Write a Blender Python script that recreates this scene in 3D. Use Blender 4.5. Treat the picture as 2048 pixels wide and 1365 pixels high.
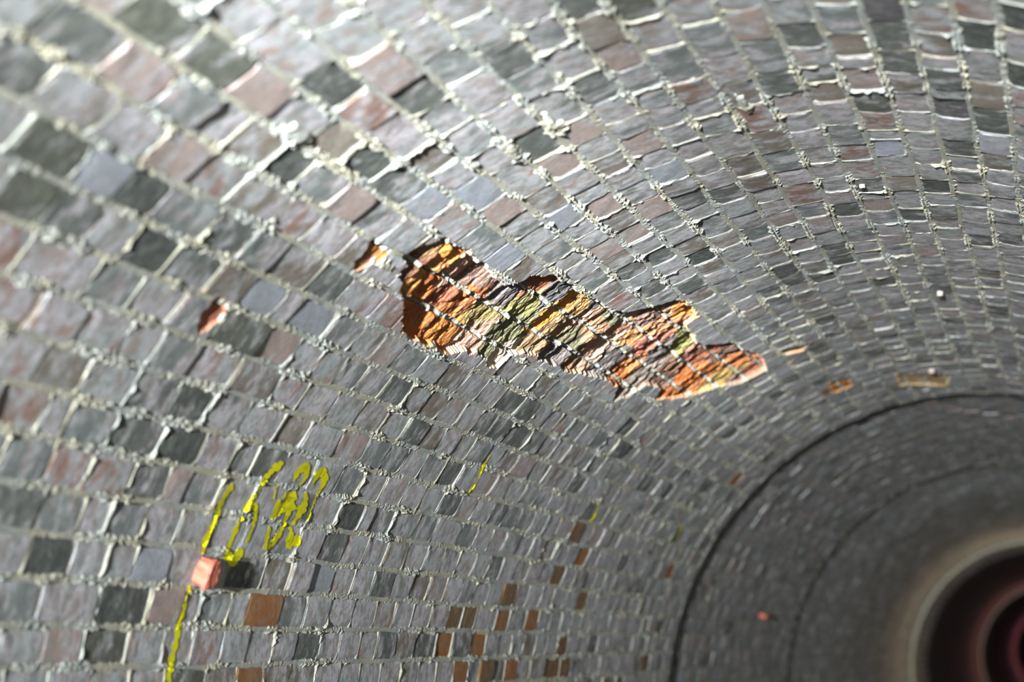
import bpy, math, random
import numpy as np
from mathutils import Matrix, Vector
from mathutils.bvhtree import BVHTree

random.seed(7)
rng = np.random.default_rng(11)
for o in list(bpy.data.objects):
    bpy.data.objects.remove(o)
scene = bpy.context.scene
COL = scene.collection

# ------------------------------------------------------------------ camera, world, light, exposure
R = 1.5                                   # tunnel radius in metres, axis along +Y, camera at y = 0
F = 5790.6                                # focal length in pixels of the 2048 wide frame
VX, VY = 2147.65, 1284.58                 # vanishing point of the tunnel axis
CX, CZ = .2875 * R, .2146 * R             # camera position beside the axis

def basis():
    a = np.array([VX - 1024, -(VY - 682.5), F]); a /= np.linalg.norm(a)
    up = np.array([0, 1., 0]); Z = up - a * up.dot(a); Z /= np.linalg.norm(Z)
    return -np.cross(a, Z), a, Z          # world X, Y, Z in (right, up, forward) camera axes
BX, BY, BZ = basis()

cam = bpy.data.cameras.new('camera'); cam_o = bpy.data.objects.new('camera', cam); COL.objects.link(cam_o)
cam.sensor_width = 36; cam.lens = F * 36 / 2048; cam.clip_start = .05; cam.clip_end = 300
Mw = Matrix(((BX[0], BX[1], -BX[2]), (BY[0], BY[1], -BY[2]), (BZ[0], BZ[1], -BZ[2])))
cam_o.matrix_world = Matrix.Translation((CX, 0, CZ)) @ Mw.to_4x4()
cam.dof.use_dof = True; cam.dof.focus_distance = 7.7; cam.dof.aperture_fstop = 3.1
scene.camera = cam_o

w = bpy.data.worlds.new('world'); scene.world = w; w.use_nodes = True
w.node_tree.nodes['Background'].inputs[0].default_value = (.62, .8, 1, 1)
w.node_tree.nodes['Background'].inputs[1].default_value = .42

def lamp(loc, target, energy, size, spot, blend, color):
    L = bpy.data.lights.new('spot_light', 'SPOT'); L.energy = energy; L.shadow_soft_size = size
    L.spot_size = math.radians(spot); L.spot_blend = blend; L.color = color
    o = bpy.data.objects.new('spot_light', L); COL.objects.link(o); o.location = loc
    o.rotation_euler = (Vector(target) - Vector(loc)).to_track_quat('-Z', 'Y').to_euler()
    return o
lamp((-.12, -9.0, .30), (-.923, 1.0, 2.213), 53500, .07, 33.7, 1.0, (.945, .985, 1.02))
lamp((-.10, -9.0, .32), (-.80, 6.0, 1.268), 46000, .07, 3.3, 1.0, (.945, .985, 1.02))  # second narrow spot, added only to brighten the upper middle of the vault
def glow(loc, energy, color, size=.3):
    L = bpy.data.lights.new('fill_light', 'POINT'); L.energy = energy; L.color = color; L.shadow_soft_size = size
    o = bpy.data.objects.new('fill_light', L); COL.objects.link(o); o.location = loc
glow((.75, 9.5, -.5), 2.6, (.96, .98, 1)); glow((.5, 35, .5), 40, (1, .84, .55)); glow((.6, 62, .3), 60, (1, .5, .5)); glow((.6, 100, .2), 110, (1, .35, .5)); glow((.5, 23, .4), 6, (.8, .95, 1))  # unseen fill lights, added to brighten the lower wall and the far rings
scene.view_settings.view_transform = 'Standard'; scene.view_settings.look = 'None'
scene.view_settings.exposure = 0.0; scene.view_settings.gamma = 1

# ------------------------------------------------------------------ pixels of the photograph <-> points of the vault
def inv(u, v, rad=1.0):
    """photograph pixel -> (angle in degrees from the left springing, distance along the axis in metres)"""
    u = np.asarray(u, float); v = np.asarray(v, float)
    r = np.stack([u - 1024, -(v - 682.5), np.full_like(u, F)], -1)
    d = np.stack([r @ BX, r @ BY, r @ BZ], -1); cx, cz = CX / R, CZ / R
    A = d[..., 0]**2 + d[..., 2]**2; B = 2 * (d[..., 0] * cx + d[..., 2] * cz); C = cx * cx + cz * cz - rad * rad
    t = (-B + np.sqrt(B * B - 4 * A * C)) / 2 / A
    x, y, z = cx + t * d[..., 0], t * d[..., 1], cz + t * d[..., 2]
    return np.degrees(np.arctan2(z, -x)), y * R

def fwd(phi, y, rad=R):
    phi = np.radians(phi)
    P = np.stack([-rad * np.cos(phi) - CX, y + 0 * phi, rad * np.sin(phi) - CZ], -1)
    q = P @ np.stack([BX, BY, BZ])
    return 1024 + F * q[..., 0] / q[..., 2], 682.5 - F * q[..., 1] / q[..., 2]

def pt(phi, y, h=0.0):                    # h metres proud of the vault face
    a = np.radians(phi); r = R - h
    return np.stack([-r * np.cos(a), y + 0 * a, r * np.sin(a)], -1)

# ------------------------------------------------------------------ helpers
def lin(c):
    c = np.asarray(c, float) / 255
    return np.where(c <= .04045, c / 12.92, ((c + .055) / 1.055)**2.4)

class Noise:
    def __init__(s, seed):
        s.t = np.random.default_rng(seed).random((256, 256))
    def __call__(s, x, y):
        x0 = np.floor(x).astype(int); y0 = np.floor(y).astype(int)
        fx = x - x0; fy = y - y0; fx = fx * fx * (3 - 2 * fx); fy = fy * fy * (3 - 2 * fy)
        t = s.t; a = t[x0 & 255, y0 & 255]; b = t[(x0 + 1) & 255, y0 & 255]
        c = t[x0 & 255, (y0 + 1) & 255]; d = t[(x0 + 1) & 255, (y0 + 1) & 255]
        return (a * (1 - fx) + b * fx) * (1 - fy) + (c * (1 - fx) + d * fx) * fy
N1, N2, N3, N4 = Noise(1), Noise(2), Noise(3), Noise(4)
def fbm(n, x, y, oct=3):
    s = 0; a = 1; t = 0
    for i in range(oct):
        s = s + a * n(x * 2**i + 17.3 * i, y * 2**i + 5.1 * i); t += a; a *= .55
    return s / t                          # 0..1, mean .5

def mesh_obj(name, V, Fc, mat, parent=None, smooth=False, colors=None, kind=None):
    me = bpy.data.meshes.new(name)
    V = np.asarray(V, np.float32).reshape(-1, 3)
    if isinstance(Fc, np.ndarray):
        n = len(Fc); k = Fc.shape[1]
        me.vertices.add(len(V)); me.vertices.foreach_set('co', V.ravel())
        me.loops.add(n * k); me.loops.foreach_set('vertex_index', Fc.astype(np.int32).ravel())
        me.polygons.add(n); me.polygons.foreach_set('loop_start', np.arange(n, dtype=np.int32) * k)
        me.update(calc_edges=True)
    else:
        me.from_pydata([tuple(v) for v in V], [], [tuple(f) for f in Fc])
    me.polygons.foreach_set('use_smooth', np.full(len(me.polygons), smooth))
    if colors is not None:
        ca = me.color_attributes.new('tint', 'FLOAT_COLOR', 'POINT')
        ca.data.foreach_set('color', np.asarray(colors, np.float32).ravel())
    me.validate()
    me.materials.append(mat)
    o = bpy.data.objects.new(name, me); COL.objects.link(o)
    if parent: o.parent = parent
    if kind: o['kind'] = kind
    return o

def grid_faces(nu, nv):                   # vertices indexed u*nv+v
    i = np.arange(nu - 1)[:, None] * nv + np.arange(nv - 1)[None, :]
    i = i.ravel()
    return np.stack([i, i + 1, i + nv + 1, i + nv], -1)

def tag(o, label=None, cat=None, group=None, kind=None):
    if label: o['label'] = label
    if cat: o['category'] = cat
    if group: o['group'] = group
    if kind: o['kind'] = kind

# ------------------------------------------------------------------ materials
def nt(name):
    m = bpy.data.materials.new(name); m.use_nodes = True; t = m.node_tree; t.nodes.clear()
    out = t.nodes.new('ShaderNodeOutputMaterial'); b = t.nodes.new('ShaderNodeBsdfPrincipled')
    t.links.new(b.outputs[0], out.inputs[0]); b.inputs['Roughness'].default_value = .8
    b.inputs['Specular IOR Level'].default_value = .42
    return m, t, b
def node(t, kind, **kw):
    n = t.nodes.new(kind)
    for k, v in kw.items(): setattr(n, k, v)
    return n
def noise(t, vec, scale, detail=3, rough=.55):
    n = node(t, 'ShaderNodeTexNoise'); n.inputs['Scale'].default_value = scale
    n.inputs['Detail'].default_value = detail; n.inputs['Roughness'].default_value = rough
    t.links.new(vec, n.inputs['Vector']); return n.outputs['Fac']
def ramp(t, f, a, b, va=0., vb=1.):
    n = node(t, 'ShaderNodeMapRange', interpolation_type='SMOOTHSTEP')
    t.links.new(f, n.inputs['Value'])
    n.inputs['From Min'].default_value = a; n.inputs['From Max'].default_value = b
    n.inputs['To Min'].default_value = va; n.inputs['To Max'].default_value = vb
    return n.outputs[0]
def math_(t, op, a, b):
    n = node(t, 'ShaderNodeMath', operation=op)
    for i, x in enumerate((a, b)):
        if isinstance(x, (int, float)): n.inputs[i].default_value = x
        else: t.links.new(x, n.inputs[i])
    return n.outputs[0]
def mix(t, f, a, b, mode='MIX'):
    n = node(t, 'ShaderNodeMix', data_type='RGBA', blend_type=mode)
    for s, x in ((n.inputs[0], f), (n.inputs[6], a), (n.inputs[7], b)):
        if isinstance(x, (int, float)): s.default_value = x
        elif isinstance(x, (tuple, list, np.ndarray)): s.default_value = (*[float(q) for q in x][:3], 1)
        else: t.links.new(x, s)
    return n.outputs[2]
def bump(t, b, h, strength, dist):
    n = node(t, 'ShaderNodeBump'); n.inputs['Strength'].default_value = strength; n.inputs['Distance'].default_value = dist
    t.links.new(h, n.inputs['Height']); t.links.new(n.outputs[0], b.inputs['Normal'])

def brick_material(name, from_object):
    m, t, b = nt(name)
    geo = node(t, 'ShaderNodeNewGeometry'); pos = geo.outputs['Position']
    if from_object:
        oi = node(t, 'ShaderNodeObjectInfo'); colr, alpha = oi.outputs['Color'], oi.outputs['Alpha']
    else:
        at = node(t, 'ShaderNodeAttribute', attribute_name='tint'); colr, alpha = at.outputs['Color'], at.outputs['Alpha']
    n1 = noise(t, pos, 13, 4, .6); n2 = noise(t, pos, 5, 2); n3 = noise(t, pos, 75, 6, .75); n4 = noise(t, pos, 34, 4, .65)
    coat = mix(t, ramp(t, n2, .38, .62), lin((210, 215, 214)), lin((231, 225, 229)))
    coat = mix(t, ramp(t, n1, .5, .75), coat, lin((236, 239, 242)))
    n5 = noise(t, pos, 24, 4, .6); n6 = noise(t, pos, 31, 4, .6)
    coat = mix(t, ramp(t, n5, .5, .6, 0, .65), coat, lin((180, 158, 144)))
    coat = mix(t, ramp(t, n6, .5, .62, 0, .6), coat, lin((150, 158, 154)))
    # cover: alpha 0 -> nearly all coat, alpha 1 -> nearly all bare brick
    k = math_(t, 'ADD', math_(t, 'ADD', math_(t, 'MULTIPLY', math_(t, 'SUBTRACT', n1, .5), 2.2), math_(t, 'MULTIPLY', math_(t, 'SUBTRACT', n4, .5), 1.0)), alpha)
    mask = ramp(t, k, .3, .75)
    body = mix(t, ramp(t, n4, .4, .66, 0, .75), colr, mix(t, .5, colr, lin((168, 176, 160))))
    c = mix(t, mask, coat, body)
    c = mix(t, ramp(t, n4, .62, .78, 0, .45), c, lin((208, 208, 190)))
    v = math_(t, 'ADD', math_(t, 'MULTIPLY', n3, 1.5), .32)
    vm = node(t, 'ShaderNodeVectorMath', operation='SCALE'); t.links.new(c, vm.inputs[0]); t.links.new(v, vm.inputs['Scale'])
    t.links.new(vm.outputs[0], b.inputs['Base Color'])
    b.inputs['Roughness'].default_value = .62
    h = math_(t, 'ADD', math_(t, 'MULTIPLY', noise(t, pos, 130, 6, .75), 1.2), math_(t, 'MULTIPLY', n4, .6))
    bump(t, b, h, 1.0, .013)
    return m
M_BRICK = brick_material('coated_brick', True)
M_BRICKS = brick_material('coated_bricks_joined', False)

def mortar_material():
    m, t, b = nt('lime_mortar')
    geo = node(t, 'ShaderNodeNewGeometry'); pos = geo.outputs['Position']
    n1 = noise(t, pos, 4, 3); n2 = noise(t, pos, 70, 4, .6)
    c = mix(t, ramp(t, n1, .35, .65), lin((184, 180, 158)), lin((172, 176, 170)))
    c = mix(t, ramp(t, n2, .55, .75, 0, .6), c, lin((212, 204, 166)))
    c = mix(t, ramp(t, n2, .45, .25, 0, .55), c, lin((140, 142, 140)))
    t.links.new(c, b.inputs['Base Color']); b.inputs['Roughness'].default_value = .9
    bump(t, b, noise(t, pos, 190, 5, .7), .9, .006)
    return m
M_MORTAR = mortar_material()

def spall_material():
    m, t, b = nt('broken_brick')
    geo = node(t, 'ShaderNodeNewGeometry'); pos = geo.outputs['Position']
    at = node(t, 'ShaderNodeAttribute', attribute_name='tint')
    n1 = noise(t, pos, 30, 4, .6); n2 = noise(t, pos, 110, 4, .65)
    c = mix(t, ramp(t, n1, .4, .7, 0, .22), at.outputs['Color'], lin((176, 146, 110)))
    c = mix(t, ramp(t, n1, .45, .25, 0, .5), c, mix(t, .5, at.outputs['Color'], lin((96, 66, 50))))
    c = mix(t, ramp(t, n2, .6, .8, 0, .3), c, lin((220, 190, 150)))
    t.links.new(c, b.inputs['Base Color']); b.inputs['Roughness'].default_value = .75
    bump(t, b, math_(t, 'ADD', n1, math_(t, 'MULTIPLY', n2, .8)), 1, .012)
    return m
M_SPALL = spall_material()

def plain(name, rgb, rough=.8, sc=20, amt=.3):
    m, t, b = nt(name)
    geo = node(t, 'ShaderNodeNewGeometry'); n = noise(t, geo.outputs['Position'], sc, 4)
    c = mix(t, ramp(t, n, .3, .7, 0, amt), lin(rgb), lin(np.array(rgb) * .6))
    t.links.new(c, b.inputs['Base Color']); b.inputs['Roughness'].default_value = rough
    bump(t, b, n, .4, .003)
    return m
M_PAINT = plain('yellow_spray_paint', (255, 250, 4), .5, 60, .03)
M_STUB = plain('red_clay', (216, 122, 98), .7, 45, .6)
M_DARK = plain('dark_clay', (60, 56, 60), .8)
M_TIN = plain('pale_metal', (190, 178, 164), .6)
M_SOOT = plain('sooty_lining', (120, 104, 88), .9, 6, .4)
M_FLOOR = plain('wet_silt', (92, 90, 84), .6, 3, .5)

# ------------------------------------------------------------------ the setting's structure objects
def structure(name, label=None):
    e = bpy.data.objects.new(name, None); COL.objects.link(e); e['kind'] = 'structure'
    if label: e['label'] = label
    return e
WALL = structure('wall_left', 'left side of the brick tunnel below the broken patch, grey coated courses')
CEIL = structure('ceiling', 'upper brick vault above the broken patch, pale grey coated courses')
FAR = structure('trim_1', 'dark stepped rings of brick lining deep in the tunnel')

# ------------------------------------------------------------------ brick layout
PITCH = 3.3; PHI0 = 8.9
HC = math.radians(PITCH) * R              # course height along the curve (86 mm)
LB = .157 * R                             # brick length with its joint (235 mm)
K0, K1, KSPLIT = -4, 33, 14
Y0, Y1 = 3.15, 9.33 * R
wob = {k: (rng.random() * 90, rng.random() * 90) for k in range(K0 - 1, K1 + 2)}
def edge(k, y):                           # wavy bed joint below course k, in degrees
    a, b = wob[k]
    return PHI0 + PITCH * k + .34 * (N1(np.asarray(y) * 1.6 + a, np.full_like(np.asarray(y, float), b)) - .5) + .22 * (N2(np.asarray(y) * 6 + a, np.full_like(np.asarray(y, float), b)) - .5)

# colours of bare brick: (r, g, b, how much of the brick shows through its grey coat)
TINT = {
 'K': (66, 72, 66, .85), 'D': (98, 103, 98, .7), 'M': (132, 140, 138, .55), 'B': (140, 122, 104, .55), 'R': (172, 118, 96, .45),
 'r': (188, 126, 100, .3), 'P': (204, 178, 168, .7), 'O': (184, 112, 22, 1.2), 'o': (142, 98, 36, 1.1), 'W': (226, 224, 232, 1.0),
 'w': (210, 214, 232, 1.0), 'G': (90, 94, 74, .75), 'L': (196, 202, 212, .9), 'T': (172, 156, 138, .75), 'U': (96, 88, 96, .9),
}
SEEDS = '''160,45D 325,25G 450,95G 570,85r 60,105D 135,150P 300,115P 400,185M 540,165P 680,155K 775,125P 910,130M 850,185D 1015,120D
750,210R 625,215M 535,270B 595,315K 740,320K 800,360D 650,355M 300,370K 115,270G 85,360G 375,290P 450,345R 895,230M 690,270T 800,260r
865,315B 315,485K 480,445D 600,435R 475,555B 525,500M 590,525B 660,565D 480,645G 775,625R 235,320L 365,400M 245,550M 200,430M 20,450R
30,590R 90,620r 215,650r 165,400D 385,800K 360,885K 270,850D 115,925G 215,945R 295,965D 90,830P 15,1000D 100,1110K 230,1215K 200,1295G
288,1300r 520,1220O 585,1150B 700,1030K 540,925D 895,1015D 770,1300D 845,1290D 615,1290D 360,1355G 440,1350B 500,1350O 920,1350O
970,1350o 885,1300O 955,1295O 910,1240o 935,1240o 1005,1240O 1015,1195o 830,863D 665,1095D 590,865T 585,1225M 435,905r 275,1055M
120,1030M 645,1150L 1164,1113O 1114,1153o 1062,1248O 1154,1060o 1164,1200o 1124,1293o 1069,1345B 1129,1340o 1344,1133O 1358,1063G
1480,950O 1679,773O 1185,1015D 1250,1115D 1414,1070D 1320,1250D 1290,1330o 1240,1350o 1100,1330o 1020,1350O 1000,1320B 1290,1200B 1400,1330B 1184,1290D 1214,1358O 1344,1360O 1314,1090B 1244,893D 1085,70M
1189,55T 1214,120P 1169,178D 1054,170M 1144,10D 1269,12G 1329,125M 1444,135r 1349,150L 1364,187R 1474,185B 1549,167D 1404,75M 1489,45P
1524,103M 1589,70D 1674,35M 1699,90T 1774,65D 1764,8U 1864,35R 1874,90B 1964,68K 2029,35K 1949,15R 1794,122D 1799,165B 1884,115R
1889,155D 1984,125M 2039,150K 1889,213U 1974,235D 1984,185T 1719,200G 1709,155P 1634,185T 1989,285W 1739,243R 1504,231R 1434,247M
1544,278B 1664,268M 1694,305R 1764,295w 1704,337R 1709,372D 1849,372K 1489,325B 1554,320M 1509,365B 1584,355r 1589,385R 1444,390D
1374,400D 1059,288D 1214,225r 1144,270P 1119,328P 1144,365r 1079,405B 1397,516K 1564,541U 1439,485R 1374,495B 1324,510D 1304,575D
1974,483D 1909,295D 1979,322B 1779,367T 1017,801D 1057,816D 1027,871D 792,781D 837,866M 902,946D 662,731r 572,791r 587,861T
1250,300P 1310,290P 990,430P 940,395L 870,395L 700,405P 1000,310r 980,365L 1320,350L 1230,400P 1290,420P 1120,440L 1210,500P 560,690P
640,610L 700,650M 720,720M 800,740M 520,600L 330,740M 150,700B 230,720P 60,780R 170,860M 60,900M 330,930M 400,990M 150,1000M 250,1040M
20,1240M 70,1200M 300,1140L 330,1210P 430,1210M 560,1130B 480,1140D 700,960M 760,890M 850,960M 960,900M 1010,930B 760,1050M 840,1080M
930,1080M 1010,1060M 1100,960B 1180,900M 1160,850M 1080,870M 1260,850D 1390,850M 1330,900D 1460,870D 1420,960D 1540,800D 1600,750D
1500,840D 1440,800M 1620,690B 1650,640D 1700,600M 1790,560D 1850,540M 1910,640D 1960,600M 1760,700D 1820,680B 1890,720P 1830,760T
1480,560M 1560,600M 1620,560D 1680,520D 1740,470M 1800,430D 1870,420M 1940,400M 1990,430M 1500,470M 1560,440P 1620,420M 1680,420D
1740,410P 1990,550B 2030,480D 1440,440M 1340,440M 1260,470P 1190,560M 1110,500M 1030,500L 970,470M 1380,570D 1450,620M 1540,660M'''
seeds_by_row = {}
for s in SEEDS.split():
    u, v = s[:-1].split(','); ph, y = inv(float(u), float(v)); ph, y = float(ph), float(y)
    k = int(math.floor((ph - PHI0) / PITCH)); seeds_by_row.setdefault(k, []).append((y, s[-1]))

def default_tint():
    r = random.random()
    if r < .42: c = 'M'; a = random.uniform(-.1, .45)
    elif r < .55: c = 'D'; a = random.uniform(.25, .65)
    elif r < .74: c = 'B'; a = random.uniform(.15, .6)
    elif r < .86: c = 'P'; a = random.uniform(.1, .6)
    else: c = 'r'; a = random.uniform(.05, .4)
    return TINT[c][:3], a

def lay_course(k, ya, yb):
    """list of (y0, y1, tint, amount) filling one course"""
    sd = []
    for y, c in sorted(seeds_by_row.get(k, [])):
        if ya < y < yb and (not sd or y - sd[-1][0] > LB * .72): sd.append((y, c))
    out = []; cur = ya - random.random() * LB
    bounds = [(y - LB * .49, y + LB * .49, c) for y, c in sd]
    for i in range(len(bounds) - 1):
        if bounds[i][1] > bounds[i + 1][0]:
            m = (bounds[i][1] + bounds[i + 1][0]) / 2
            bounds[i] = (bounds[i][0], m, bounds[i][2]); bounds[i + 1] = (m, bounds[i + 1][1], bounds[i + 1][2])
    for a, b, c in bounds + [(yb, None, None)]:
        gap = a - cur
        if gap > .05:
            if gap < .45 * LB and out:    # stretch the neighbours over a small gap
                y0, y1, t, am = out[-1]; out[-1] = (y0, a, t, am)
            else:
                n = max(1, round(gap / LB)); ww = [random.uniform(.93, 1.07) for _ in range(n)]; s = sum(ww)
                for q in ww:
                    t, am = default_tint(); out.append((cur, cur + gap * q / s, t, am)); cur += gap * q / s
        elif out:
            y0, y1, t, am = out[-1]; out[-1] = (y0, a, t, am)
        if b is None: break
        t = TINT[c]; out.append((a, b, t[:3], t[3])); cur = b
    return out

# ------------------------------------------------------------------ where the faces have broken away
POLY = [[(803,512),(838,490),(862,484),(888,473),(905,487),(930,500),(955,520),(985,545),(1000,562),(1022,570),(1040,560),(1062,552),(1105,548),
 (1143,572),(1170,592),(1195,603),(1222,618),(1245,625),(1262,622),(1285,618),(1330,605),(1362,598),(1378,612),(1397,632),(1370,650),(1385,668),
 (1395,690),(1450,685),(1470,690),(1482,698),(1510,705),(1530,722),(1532,742),(1500,756),(1478,768),(1440,772),(1395,786),(1345,798),(1312,796),
 (1322,778),(1290,768),(1262,790),(1225,802),(1238,772),(1205,756),(1165,748),(1128,742),(1112,728),(1085,726),(1072,712),(1045,704),(1020,714),
 (992,738),(975,728),(958,708),(930,702),(905,706),(875,700),(850,690),(825,682),(803,662),(805,640),(809,600),(798,572),(800,545),(818,530)],
 [(745,480),(780,502),(770,512),(738,530),(706,542),(712,522),(728,500)],
 [(425,594),(460,600),(444,634),(396,664),(386,655),(405,625)],
 [(1566,699),(1614,690),(1608,700),(1570,709)],
 [(1655,765),(1700,757),(1704,772),(1668,786)],
 [(1790,748),(1900,752),(1895,772),(1800,770)]]
POLY = [np.stack(inv(*np.array(p, float).T), -1) for p in POLY]      # in (degrees, metres)
def inside(ph, y):
    res = np.zeros(ph.shape, bool)
    for p in POLY:
        c = np.zeros(ph.shape, bool); q = np.roll(p, 1, 0)
        for (a0, b0), (a1, b1) in zip(p, q):
            if b0 == b1: continue
            hit = ((b0 > y) != (b1 > y)) & (ph < (a1 - a0) * (y - b0) / (b1 - b0) + a0)
            c ^= hit
        res |= c
    return res
def spall_mask(ph, y):
    jp = ph + 1.1 * (fbm(N1, y * 28, ph * .8, 3) - .5); jy = y + .06 * (fbm(N2, y * 22, ph * .8, 3) - .5)
    return inside(jp, jy)
SPX = [float(p[:, 1].min()) - .1 for p in POLY], [float(p[:, 1].max()) + .1 for p in POLY]
SPP = [float(p[:, 0].min()) - 1.5 for p in POLY], [float(p[:, 0].max()) + 1.5 for p in POLY]

OR, DO, RU, TA, OL, YO, MV, GM, CR, PK, DG = ((232,150,66),(196,112,54),(168,98,72),(176,142,104),(122,124,90),(158,152,92),(142,112,100),(118,112,110),(238,222,190),(206,160,136),(84,86,88))
SPC = [(899,502,OR),(839,552,(206,140,72)),(852,569,DO),(880,603,RU),(912,612,DO),(847,644,DO),(890,665,(214,132,62)),(920,537,PK),(970,547,MV),(1002,580,GM),
 (963,618,(158,138,84)),(1006,659,OL),(1056,607,YO),(933,676,PK),(1099,622,(238,158,70)),(1099,560,RU),(1110,582,DG),(1077,676,TA),(998,713,CR),
 (1172,612,(190,140,84)),(1193,629,PK),(1120,650,TA),(1150,678,(104,102,78)),(1103,715,GM),(1137,732,(142,110,80)),(1187,700,PK),(1236,661,(200,152,118)),
 (1268,676,(208,146,92)),(1290,640,MV),(1354,625,(240,152,76)),(1316,659,(206,146,104)),(1290,687,(196,124,102)),(1365,683,YO),(1311,710,GM),(1225,715,GM),
 (1247,751,DO),(1273,730,(206,138,84)),(1283,749,(128,118,108)),(1322,764,MV),(1397,747,(222,128,62)),(1397,710,RU),(1350,773,DO),(1400,706,(176,124,106)),
 (1454,702,MV),(1432,738,(202,128,76)),(1456,749,(176,146,80)),(1486,723,(208,128,76)),(1508,736,(194,122,96)),(1465,760,MV),(1585,704,(206,148,98)),
 (745,505,(214,138,70)),(720,525,(160,96,60)),(430,620,(184,108,80)),(1680,772,(196,130,60)),(1850,760,(196,160,110)),(1195,603,DG),(1240,620,(116,116,92)),
 (950,600,(186,110,66)),(1180,660,(178,132,100)),(1210,690,(206,172,148)),(1340,740,(150,110,86)),(1320,640,(206,150,110)),(870,530,(204,132,76)),(1040,650,OL),
 (815,530,(110,70,50)),(830,500,(150,120,80))]
sp_pos = np.stack(inv(*np.array([[a, b] for a, b, _ in SPC], float).T, rad=1.008), -1)
sp_col = np.array([lin(c) for _, _, c in SPC])
def spall_color(ph, y):
    """broken-face colours change from brick to brick and in bands within one"""
    yy = y + .10 * (fbm(N3, y * 9, ph * .35, 3) - .5); pp = ph + 2.2 * (fbm(N4, y * 9, ph * .35, 3) - .5)
    d = ((pp[..., None] - sp_pos[:, 0]) * .0262)**2 + ((yy[..., None] - sp_pos[:, 1]) * .6)**2
    return sp_col[np.argmin(d, -1)]
def spall_depth(ph, y):
    s = ph * .0262                                     # metres round the curve
    a = fbm(N1, y * 8 + 3, s * 6, 3); b = fbm(N2, y * 34, s * 20, 3); c = fbm(N3, y * 90, s * 60, 2)
    ledge = np.floor(a * 7 + b * 2.2) / 7 * .6 + (a + b * .3) * .4
    side = np.where((y < float(POLY[0][:, 1].min()) - .03) | (y > float(POLY[0][:, 1].max()) + .03), .3, 1.0)
    return side * (.015 + .034 * (ledge - .6) + .009 * (b - .5) + .005 * (c - .5))

# ------------------------------------------------------------------ brick meshes
JT = .0115
def brick_variant(i):
    r = np.random.default_rng(100 + i)
    nu, nv = 6, 4
    us = np.array([-.5, -.47, -.2, .2, .47, .5]); vs = np.array([-.5, -.3, .3, .5])
    V = []
    for a in range(nu):
        for b in range(nv):
            x, y = us[a], vs[b]
            edge_ = a in (0, nu - 1) or b in (0, nv - 1); corner = a in (0, nu - 1) and b in (0, nv - 1)
            z = r.normal(0, .0007) - (.0028 if edge_ else 0) - (.002 if corner else 0)
            if a in (0, nu - 1): x += -np.sign(x) * r.random() * .012
            if b in (0, nv - 1): y += -np.sign(y) * r.random() * .03
            if corner: x *= .975; y *= .94
            V.append((x, y, z))
    Fc = [tuple(q) for q in grid_faces(nu, nv)[:, ::-1]]
    rim = [a * nv for a in range(nu)] + [(nu - 1) * nv + b for b in range(1, nv)] + [a * nv + nv - 1 for a in range(nu - 2, -1, -1)] + [b for b in range(nv - 2, 0, -1)]
    n0 = len(V)
    for q in rim: x, y, z = V[q]; V.append((x, y, -.045))
    n = len(rim)
    for j in range(n):
        Fc.append((rim[j], rim[(j + 1) % n], n0 + (j + 1) % n, n0 + j)[::-1])
    return V, Fc
VARS = [brick_variant(i) for i in range(12)]
VAR_ME = []
for V, Fc in VARS:
    me = bpy.data.meshes.new('brick'); me.from_pydata(V, [], Fc); me.validate(); me.materials.append(M_BRICK)
    VAR_ME.append(me)
def frame(ph, y, h, roll=0.0):
    a = math.radians(ph); c, s = math.cos(a), math.sin(a); r = R - h
    m = Matrix(((0, s, c, -r * c), (1, 0, 0, y), (0, c, -s, r * s), (0, 0, 0, 1)))
    return m @ Matrix.Rotation(roll, 4, 'Z')

singles = {'wall': [], 'ceil': []}; joined = {'wall': [], 'ceil': []}; spalled = []; LAY = {}
for k in range(K0, K1):
    lay = lay_course(k, Y0, Y1); LAY[k] = lay
    for (a, b, t, am) in lay:
        b = min(b, Y1)
        if b - a < .05: continue
        ym = (a + b) / 2; e0 = float(edge(k, ym)); e1 = float(edge(k + 1, ym)); pm = (e0 + e1) / 2
        sp = False
        for ya, yb, pa, pb in zip(*SPX, *SPP):
            if b > ya and a < yb and pm + 1.65 > pa and pm - 1.65 < pb:
                gp, gy = np.meshgrid(np.linspace(e0, e1, 9), np.linspace(a, b, 17)); sp = sp or bool(spall_mask(gp, gy).mean() > .02)
        rec = (k, a, b, e0, e1, t, am)
        if sp: spalled.append(rec); continue
        us, vs = fwd(np.array([e0, e0, e1, e1]), np.array([a, b, b, a]))
        if us.max() < 0 or us.min() > 2048 or vs.max() < 0 or vs.min() > 1365: size = 0
        else: size = abs(sum(us[i] * vs[(i + 1) % 4] - us[(i + 1) % 4] * vs[i] for i in range(4))) / 2
        (singles if size else joined)['wall' if k < KSPLIT else 'ceil'].append((size, rec))
for key in singles:
    lst = sorted(singles[key], key=lambda q: -q[0]); nsp = 300
    singles[key] = lst[:nsp]; joined[key] += lst[nsp:]

def place(rec):
    k, a, b, e0, e1, t, am = rec
    j = JT * random.uniform(.8, 1.25)
    L = (b - a) - j * .55; H = math.radians(e1 - e0) * R - j * random.uniform(.75, 1.05)
    h = .0016 + random.gauss(0, .0011) + (random.random() < .05) * .004
    m = frame((e0 + e1) / 2, (a + b) / 2, h, random.gauss(0, .008))
    m = m @ Matrix.Rotation(random.gauss(0, .012), 4, 'X') @ Matrix.Rotation(random.gauss(0, .004), 4, 'Y')
    return m @ Matrix.Diagonal((L, H, 1, 1)), random.randrange(len(VARS))
bvh_v, bvh_f = [], []
def bvh_add(V, Fc):
    n = len(bvh_v); bvh_v.extend([tuple(v) for v in V]); bvh_f.extend([tuple(int(i) + n for i in f) for f in Fc])

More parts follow.
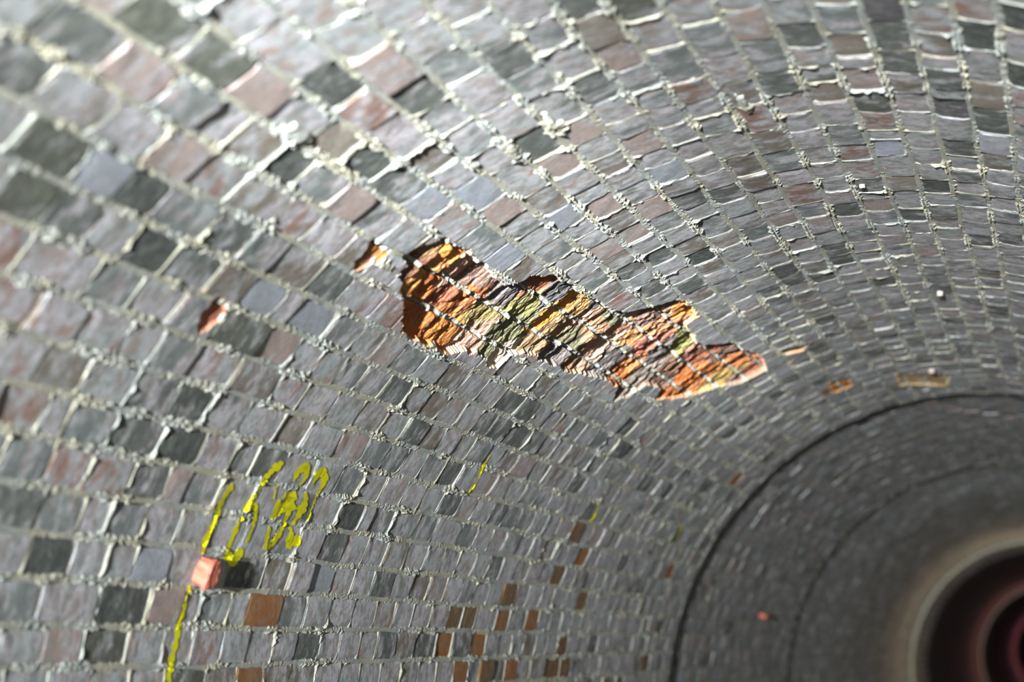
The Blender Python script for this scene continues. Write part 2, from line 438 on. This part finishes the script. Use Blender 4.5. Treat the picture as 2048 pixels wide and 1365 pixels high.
for key, par in (('wall', WALL), ('ceil', CEIL)):
    for size, rec in singles[key]:
        m, vi = place(rec)
        o = bpy.data.objects.new('brick', VAR_ME[vi]); COL.objects.link(o); o.parent = par; o.matrix_world = m
        o.color = (*lin(rec[5]), rec[6])
        if 1.2 < rec[0] < 14 or rec[0] <= 1: bvh_add([m @ Vector(v) for v in VARS[vi][0]], VARS[vi][1])
    VV, FF, CC = [], [], []; n = 0
    for size, rec in joined[key]:
        m, vi = place(rec); V, Fc = VARS[vi]
        A = np.array(V) @ np.array(m.to_3x3()).T + np.array(m.translation)
        VV.append(A); FF += [tuple(i + n for i in f) for f in Fc]; n += len(V)
        CC.append(np.tile(np.array([*lin(rec[5]), rec[6]]), (len(V), 1)))
        if rec[0] < 14 and size: bvh_add(A, Fc)
    mesh_obj('brick_rows', np.concatenate(VV), FF, M_BRICKS, par, colors=np.concatenate(CC), kind='stuff')

# bricks whose faces have spalled: a fine relief each
for rec in spalled:
    k, a, b, e0, e1, t, am = rec
    par = WALL if k < KSPLIT else CEIL
    g = .0036; a2, b2 = a + JT * .42, b - JT * .42
    nu = int((b2 - a2) / g) + 2; nv = 20
    yy = np.linspace(a2, b2, nu)[:, None] + np.zeros((nu, nv))
    q = np.linspace(.07, .93, nv)[None, :]
    pp = edge(k, yy) * (1 - q) + edge(k + 1, yy) * q
    msk = spall_mask(pp, yy)
    rim = np.minimum(np.minimum(yy - a2, b2 - yy), (np.minimum(q, 1 - q) - .07) * HC)
    h = np.where(msk, -spall_depth(pp, yy), .003 + .0015 * (fbm(N2, yy * 30, pp, 3) - .5)) - .003 * np.clip(1 - rim / .004, 0, 1)
    V = pt(pp, yy, h); Fc = grid_faces(nu, nv)[:, ::-1]
    sc = spall_color(pp, yy); wallm = (~msk)[..., None]; sc = np.where(wallm, .5 * sc + .5 * lin((186, 168, 140)), sc); cc = np.zeros((nu, nv, 4)); cc[..., :3] = sc; cc[..., 3] = 1
    # side skirt
    rimi = [i * nv for i in range(nu)] + [(nu - 1) * nv + j for j in range(1, nv)] + [i * nv + nv - 1 for i in range(nu - 2, -1, -1)] + [j for j in range(nv - 2, 0, -1)]
    Vf = V.reshape(-1, 3); sk = pt(pp.ravel()[rimi], yy.ravel()[rimi], -.06); n0 = len(Vf); n = len(rimi)
    side = np.array([(n0 + j, n0 + (j + 1) % n, rimi[(j + 1) % n], rimi[j]) for j in range(n)])
    Fall = np.concatenate([Fc, side]); Call = np.concatenate([cc.reshape(-1, 4), cc.reshape(-1, 4)[rimi]])
    coat = np.tile(np.array([*lin(t), am]), (len(Call), 1))
    o = mesh_obj('spalled_brick', np.concatenate([Vf, sk]), Fall, M_SPALL, par, colors=Call)
    # faces still carrying the grey coat
    o.data.materials.append(M_BRICK); o.color = (*lin(t), am)
    keep = ~msk.ravel()
    idx = np.array([1 if (i < len(Fc) and keep[Fc[i]].all()) else 0 for i in range(len(Fall))], np.int32)
    o.data.polygons.foreach_set('material_index', idx)

# ------------------------------------------------------------------ mortar between and over the bricks
SMEARS = [(*[float(q) for q in inv(u, v)], a, b) for u, v, a, b in ((762, 524, .13, .016), (1012, 300, .14, .016), (1110, 246, .13, .014), (1490, 206, .12, .014), (590, 262, .08, .02), (1925, 690, .5, .008))]
def mortar_sheet(name, k0, k1, par, ystep, pstep, y0=Y0, y1=Y1):
    ys = [y0]
    while ys[-1] < y1: ys.append(ys[-1] + ystep * max(.75, ys[-1] / 7.5))
    ys = np.minimum(np.array(ys), y1); PP, YY, HH = [], [], []
    for k in range(k0, k1):
        qs = np.array([0, .05, .09, .14, .2, .35, .5, .65, .8, .86, .91, .95]) if k < k1 - 1 else np.array([0, .05, .09, .14, .2, .35, .5, .65, .8, .86, .91, .95, 1.])
        ea, eb = edge(k, ys), edge(k + 1, ys)
        bd = np.array([x[0] for x in LAY[k]] + [LAY[k][-1][1]])
        i = np.clip(np.searchsorted(bd, ys), 1, len(bd) - 1)
        dy = np.minimum(np.abs(ys - bd[i - 1]), np.abs(bd[i] - ys))
        for q in qs:
            p = ea * (1 - q) + eb * q; dp = min(q, 1 - q) * HC
            dist = np.minimum(dy, dp)
            s = p * .0262
            big = fbm(N1, ys * 5, s * 6 + 50, 2); lump = fbm(N4, ys * 75, s * 95, 3); fine = fbm(N3, ys * 130, s * 150, 2)
            rough = np.clip((fbm(N3, ys * 9 + 7, s * 5, 2) - .42) / .25, .12, 1)
            h = .0003 + rough * (.0052 * (lump - .5) + .004 * (fine - .5)) + .005 * (big - .5)
            h = np.where((dy < .006) & (dp > .014), .0010 + .55 * h, h)
            h = h - np.clip((dist - .0055) / .007, 0, 1) * (.006 + .022 * np.clip(.62 - lump, 0, 1))
            h = h + .0062 * np.clip((fbm(N2, ys * 5, s * 8 + 9, 3) - .56) / .08, 0, 1) * np.clip((.024 - dist) / .012, 0, 1) * np.clip((fine - .25) * 2, 0, 1) * (dist > .004)
            h = np.where(dist > .022, -.03, h)
            for pp_, py_, ry_, rs_ in SMEARS:
                g = np.exp(-((ys - py_) / ry_)**2 - ((p - pp_) * .0262 / rs_)**2 + (lump - .5) * 1.6)
                h = np.where(g > .42, .0022 + .006 * np.minimum(g, .9) + .004 * (fine - .5), h)
            m = spall_mask(p, ys); h = np.where(m, -.008 - .85 * spall_depth(p, ys) + .011 * (lump - .5) + .026 * (fbm(N2, ys * 14, s * 9, 2) - .5) - np.clip((dist - .006) / .005, 0, 1) * .03, h)
            PP.append(p); YY.append(ys); HH.append(h)
    PP, YY, HH = (np.stack(a, 0) for a in (PP, YY, HH))
    V = pt(PP, YY, HH); nu, nv = PP.shape; Fc = grid_faces(nu, nv)
    mesh_obj(name, V, Fc, M_MORTAR, par)
    return V.reshape(-1, 3), Fc, PP
Vm, Fm, Pm = mortar_sheet('mortar', K0, KSPLIT, WALL, .0058, 0)
mortar_sheet('mortar', KSPLIT, K1, CEIL, .0058, 0)
nyv = Pm.shape[1]; yv = Vm[:, 1]
sel = [f for f in Fm if yv[f[0]] < 14.2 and Pm.ravel()[f[0]] < 42 and Pm.ravel()[f[0]] > -5]
bvh_add(Vm, sel)
bvh = BVHTree.FromPolygons(bvh_v, bvh_f)

# ------------------------------------------------------------------ near end, far side and deep rings: coarse joined brickwork
def coarse(name, y0, y1, p0, p1, rad, par, tint_shift=1.0):
    VV, FF, CC = [], [], []; n = 0; k = math.ceil((p0 - PHI0) / PITCH)
    while PHI0 + PITCH * (k + 1) <= p1 + .01:
        y = y0 - random.random() * LB
        while y < y1:
            a, b = max(y, y0), min(y + LB, y1); y += LB
            if b - a < .04: continue
            t, am = default_tint()
            if rad > 1: t, am = random.choice([(TINT[q][:3], TINT[q][3]) for q in 'DDMMMBPMT']); am *= .75
            rec = (k, a, b, PHI0 + PITCH * k, PHI0 + PITCH * (k + 1), t, am)
            m, vi = place(rec); A = np.array(VARS[vi][0]) @ np.array(m.to_3x3()).T + np.array(m.translation)
            A[:, 0] *= rad; A[:, 2] *= rad
            VV.append(A); FF += [tuple(i + n for i in f) for f in VARS[vi][1]]; n += len(A)
            CC.append(np.tile(np.array([*(lin(rec[5])), rec[6]]), (len(A), 1)))
        k += 1
    mesh_obj(name, np.concatenate(VV), FF, M_BRICKS, par, colors=np.concatenate(CC), kind='stuff')
def shell(name, y0, y1, p0, p1, rad, par, mat=M_MORTAR, off=.0):
    nu, nv = 64, max(2, int((y1 - y0) / .5))
    pp, yy = np.meshgrid(np.linspace(p0, p1, nu), np.linspace(y0, y1, nv), indexing='ij')
    V = pt(pp, yy, off) * np.array([rad, 1, rad])
    return mesh_obj(name, V, grid_faces(nu, nv), mat, par)
def ring_face(name, y, p0, p1, ra, rb, par):
    nu = 96; p = np.linspace(p0, p1, nu); a = pt(p, np.full(nu, y), 0)
    V = np.stack([a * np.array([ra, 1, ra]), a * np.array([rb, 1, rb])], 1)
    return mesh_obj(name, V, grid_faces(nu, 2), M_MORTAR, par)
PB, PE = PHI0 + PITCH * K0, PHI0 + PITCH * K1     # -4.3 .. 117.8
RIGHT = structure('wall_right', 'right side of the brick tunnel outside the picture')
PR = PHI0 + PITCH * 56; PL, PQ = -42, 222
coarse('brick_rows', -13, 14, PE, PR, 1, RIGHT); shell('mortar', -13, 14, PE, PR, 1, RIGHT, off=-.003)
coarse('brick_rows', -13, Y0, PB, PHI0 + PITCH * KSPLIT, 1, WALL); shell('mortar_bed', -13, Y0, PB, PHI0 + PITCH * KSPLIT, 1, WALL, off=-.003)
coarse('brick_rows', -13, Y0, PHI0 + PITCH * KSPLIT, PE, 1, CEIL); shell('mortar_bed', -13, Y0, PHI0 + PITCH * KSPLIT, PE, 1, CEIL, off=-.003)
coarse('brick_rows', -13, 14, PHI0 + PITCH * -15, PB, 1, WALL); shell('mortar_bed', -13, 14, PL, PB, 1, WALL, off=-.003)
shell('mortar_bed', -13, 14, PR, PQ, 1, RIGHT, off=-.003)
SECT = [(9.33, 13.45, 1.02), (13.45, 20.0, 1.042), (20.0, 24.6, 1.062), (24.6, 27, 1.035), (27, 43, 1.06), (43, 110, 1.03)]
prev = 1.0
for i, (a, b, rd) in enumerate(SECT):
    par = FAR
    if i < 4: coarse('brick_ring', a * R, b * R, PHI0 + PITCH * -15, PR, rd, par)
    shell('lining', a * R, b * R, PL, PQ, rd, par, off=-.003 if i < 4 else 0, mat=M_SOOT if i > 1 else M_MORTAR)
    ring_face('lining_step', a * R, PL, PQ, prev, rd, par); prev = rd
FLOOR = mesh_obj('floor', [(-1.12, -13, -.98), (1.12, -13, -.98), (1.12, 165, -.98), (-1.12, 165, -.98)], [(0, 1, 2, 3)], M_FLOOR, kind='structure')

# ------------------------------------------------------------------ painted marks: thin films that lie on bricks and mortar
def film(name, strokes, label, cat):
    VV, FF = [], []
    for pts in strokes:
        P = []
        for i in range(len(pts) - 1):
            (x0, y0, w0), (x1, y1, w1) = pts[i], pts[i + 1]; n = max(2, int(math.hypot(x1 - x0, y1 - y0) / 1.2))
            for j in range(n + (i == len(pts) - 2)):
                f = j / n; P.append((x0 + (x1 - x0) * f, y0 + (y1 - y0) * f, w0 + (w1 - w0) * f))
        P = np.array(P); d = np.gradient(P[:, :2], axis=0); d /= np.linalg.norm(d, axis=1)[:, None] + 1e-9
        nrm = np.stack([-d[:, 1], d[:, 0]], 1)
        nw = 7; rag = 1 + .8 * (N1(np.arange(len(P)) * .23 + P[0, 0], P[:, 1] * 0 + 3) - .5)
        rows = []
        for j in range(nw):
            s = (j / (nw - 1) - .5); rows.append(P[:, :2] + nrm * (s * P[:, 2] * rag)[:, None])
        G = np.stack(rows, 1); ph, y = inv(G[..., 0], G[..., 1]); base = len(VV); out = []
        for a, b in zip(ph.ravel(), y.ravel()):
            o = Vector(pt(a, b, .25)); dr = Vector(pt(a, b, -.05)) - o; dr.normalize()
            hit = bvh.ray_cast(o, dr, .4)
            out.append(hit[0] - dr * .0016 if hit[0] else Vector(pt(a, b, .004)))
        hh = np.array([R - math.hypot(v.x, v.z) for v in out]).reshape(G.shape[:2])
        VV += [tuple(v) for v in out]
        for q in grid_faces(*G.shape[:2]):
            hs = hh.ravel()[q]
            if hs.max() - hs.min() < .03: FF.append(tuple(int(i) + base for i in q))
    o = mesh_obj(name, VV, FF, M_PAINT); tag(o, label, cat); return o
def crop(pts):                           # points read off an enlarged view whose corner is at (300, 880)
    return [(300 + x * .2051, 880 + y * .2051, w_ * .30) for x, y, w_ in pts]
number = bpy.data.objects.new('painted_number', None); COL.objects.link(number); number.location = pt(22, 6.4, 0)
tag(number, 'yellow hand-painted number of looping strokes on the coated bricks', 'graffiti')
DIGITS = [
 [crop([(800,425,14),(775,460,44),(700,570,40),(655,690,26),(640,770,28),(600,840,26),(540,950,38),(500,1110,24)])],
 [crop([(1280,205,14),(1250,240,44),(1180,300,44),(1100,400,34),(1030,500,24),(920,670,22),(910,690,30)]),
  crop([(905,690,20),(950,650,44),(1010,630,50),(1020,720,34),(1000,830,16),(950,930,20),(920,1000,12)]),
  crop([(885,740,14),(830,860,30),(780,990,32),(750,1090,40),(760,1160,60),(790,1190,60),(840,1140,50),(890,1060,26)])],
 [crop([(1390,400,12),(1430,310,30),(1490,270,50),(1530,240,40),(1515,340,30),(1460,460,14)]),
  crop([(1310,505,14),(1330,560,60),(1345,610,105),(1385,560,50),(1415,500,18)]),
  crop([(1250,575,14),(1220,650,34),(1200,700,24),(1180,780,12)]), crop([(1350,620,60),(1260,680,46),(1200,760,18)]),
  crop([(1350,660,34),(1320,760,22),(1290,870,22),(1240,940,34),(1180,1020,36),(1150,1060,22)]),
  crop([(1230,440,10),(1190,570,12)]), crop([(1160,840,12),(1130,950,30),(1105,1070,24)])],
 [crop([(1570,440,12),(1620,340,34),(1680,300,54),(1695,370,34),(1665,460,24),(1620,560,16),(1560,680,12),(1535,790,14)]),
  crop([(1525,510,14),(1500,620,40),(1460,690,56),(1410,780,34),(1390,830,16)]),
  crop([(1375,840,14),(1370,940,34),(1350,1020,50),(1345,1060,30)]), crop([(1350,1020,40),(1410,980,60),(1450,930,16)])]]
for strokes in DIGITS:
    dg = film('digit', strokes, None, None); dg.parent = number; dg.matrix_parent_inverse = Matrix.Translation(-number.location)
film('painted_line', [[(424,1158,3),(420,1150,5),(427,1132,6),(428,1124,4)], [(378,1172,5),(371,1195,7),(362,1230,8),(350,1285,10),(333,1364,12)]],
     'yellow painted line running down from the red stub at lower left', 'paint mark')
film('paint_dash', [[(980,910,2),(966,934,4),(956,950,3)], [(953,956,3),(944,974,4),(935,992,2)]], 'bright yellow paint dash on bricks right of the number', 'paint mark')
film('paint_dash', [[(1198,1008,3),(1190,1024,4),(1180,1044,3)]], 'second yellow paint dash, just above the orange bricks', 'paint mark')
film('paint_dash', [[(1366,1050,3),(1358,1068,4),(1350,1086,2)]], 'faint third paint dash near the dark tunnel ring', 'paint mark')

# ------------------------------------------------------------------ stubs that stick out of the wall
def stub(name, u, v, ru, rp, h, label, mat, cat):
    ph, y = (float(q) for q in inv(u, v))
    n = 18; r = np.random.default_rng(int(u)); V = []; prof = [(-.03, 1.0), (h * .5, 1.0), (h * .93, .98), (h, .86), (h * .97, .45)]
    for z, s in prof:
        for i in range(n):
            a = 2 * math.pi * i / n; jit = 1 + r.normal(0, .06)
            ca, sa = math.cos(a), math.sin(a); k = (abs(ca)**3 + abs(sa)**3)**(-1 / 3)
            V.append((ca * ru * s * k * jit, sa * rp * s * k * jit, z + r.normal(0, .0008)))
    Fc = [(a * n + i, a * n + (i + 1) % n, (a + 1) * n + (i + 1) % n, (a + 1) * n + i) for a in range(len(prof) - 1) for i in range(n)]
    Fc.append(tuple((len(prof) - 1) * n + i for i in range(n)))
    o = mesh_obj(name, V, Fc, mat); o.matrix_world = frame(ph, y, 0); tag(o, label, cat)
    return o
stub('wall_stub', 400, 1142, .042, .033, .034, 'broken red clay stub sticking out beside the yellow number', M_STUB, 'stub')
stub('wall_stub', 1529, 1234, .05, .016, .02, 'tiny pinkish stub on the dark lining deep in the tunnel', M_STUB, 'stub')
stub('wall_fixing', 1880, 582, .014, .010, .018, 'small pale fixing sticking out of the upper right brickwork', M_TIN, 'fixing')
stub('wall_fixing', 1724, 368, .007, .007, .010, 'tiny white tube end in the brickwork under the lilac brick', M_TIN, 'fixing')
stub('wall_fixing', 1863, 738, .022, .012, .02, 'pale fixing on the yellowish courses above the dark ring', M_TIN, 'fixing')
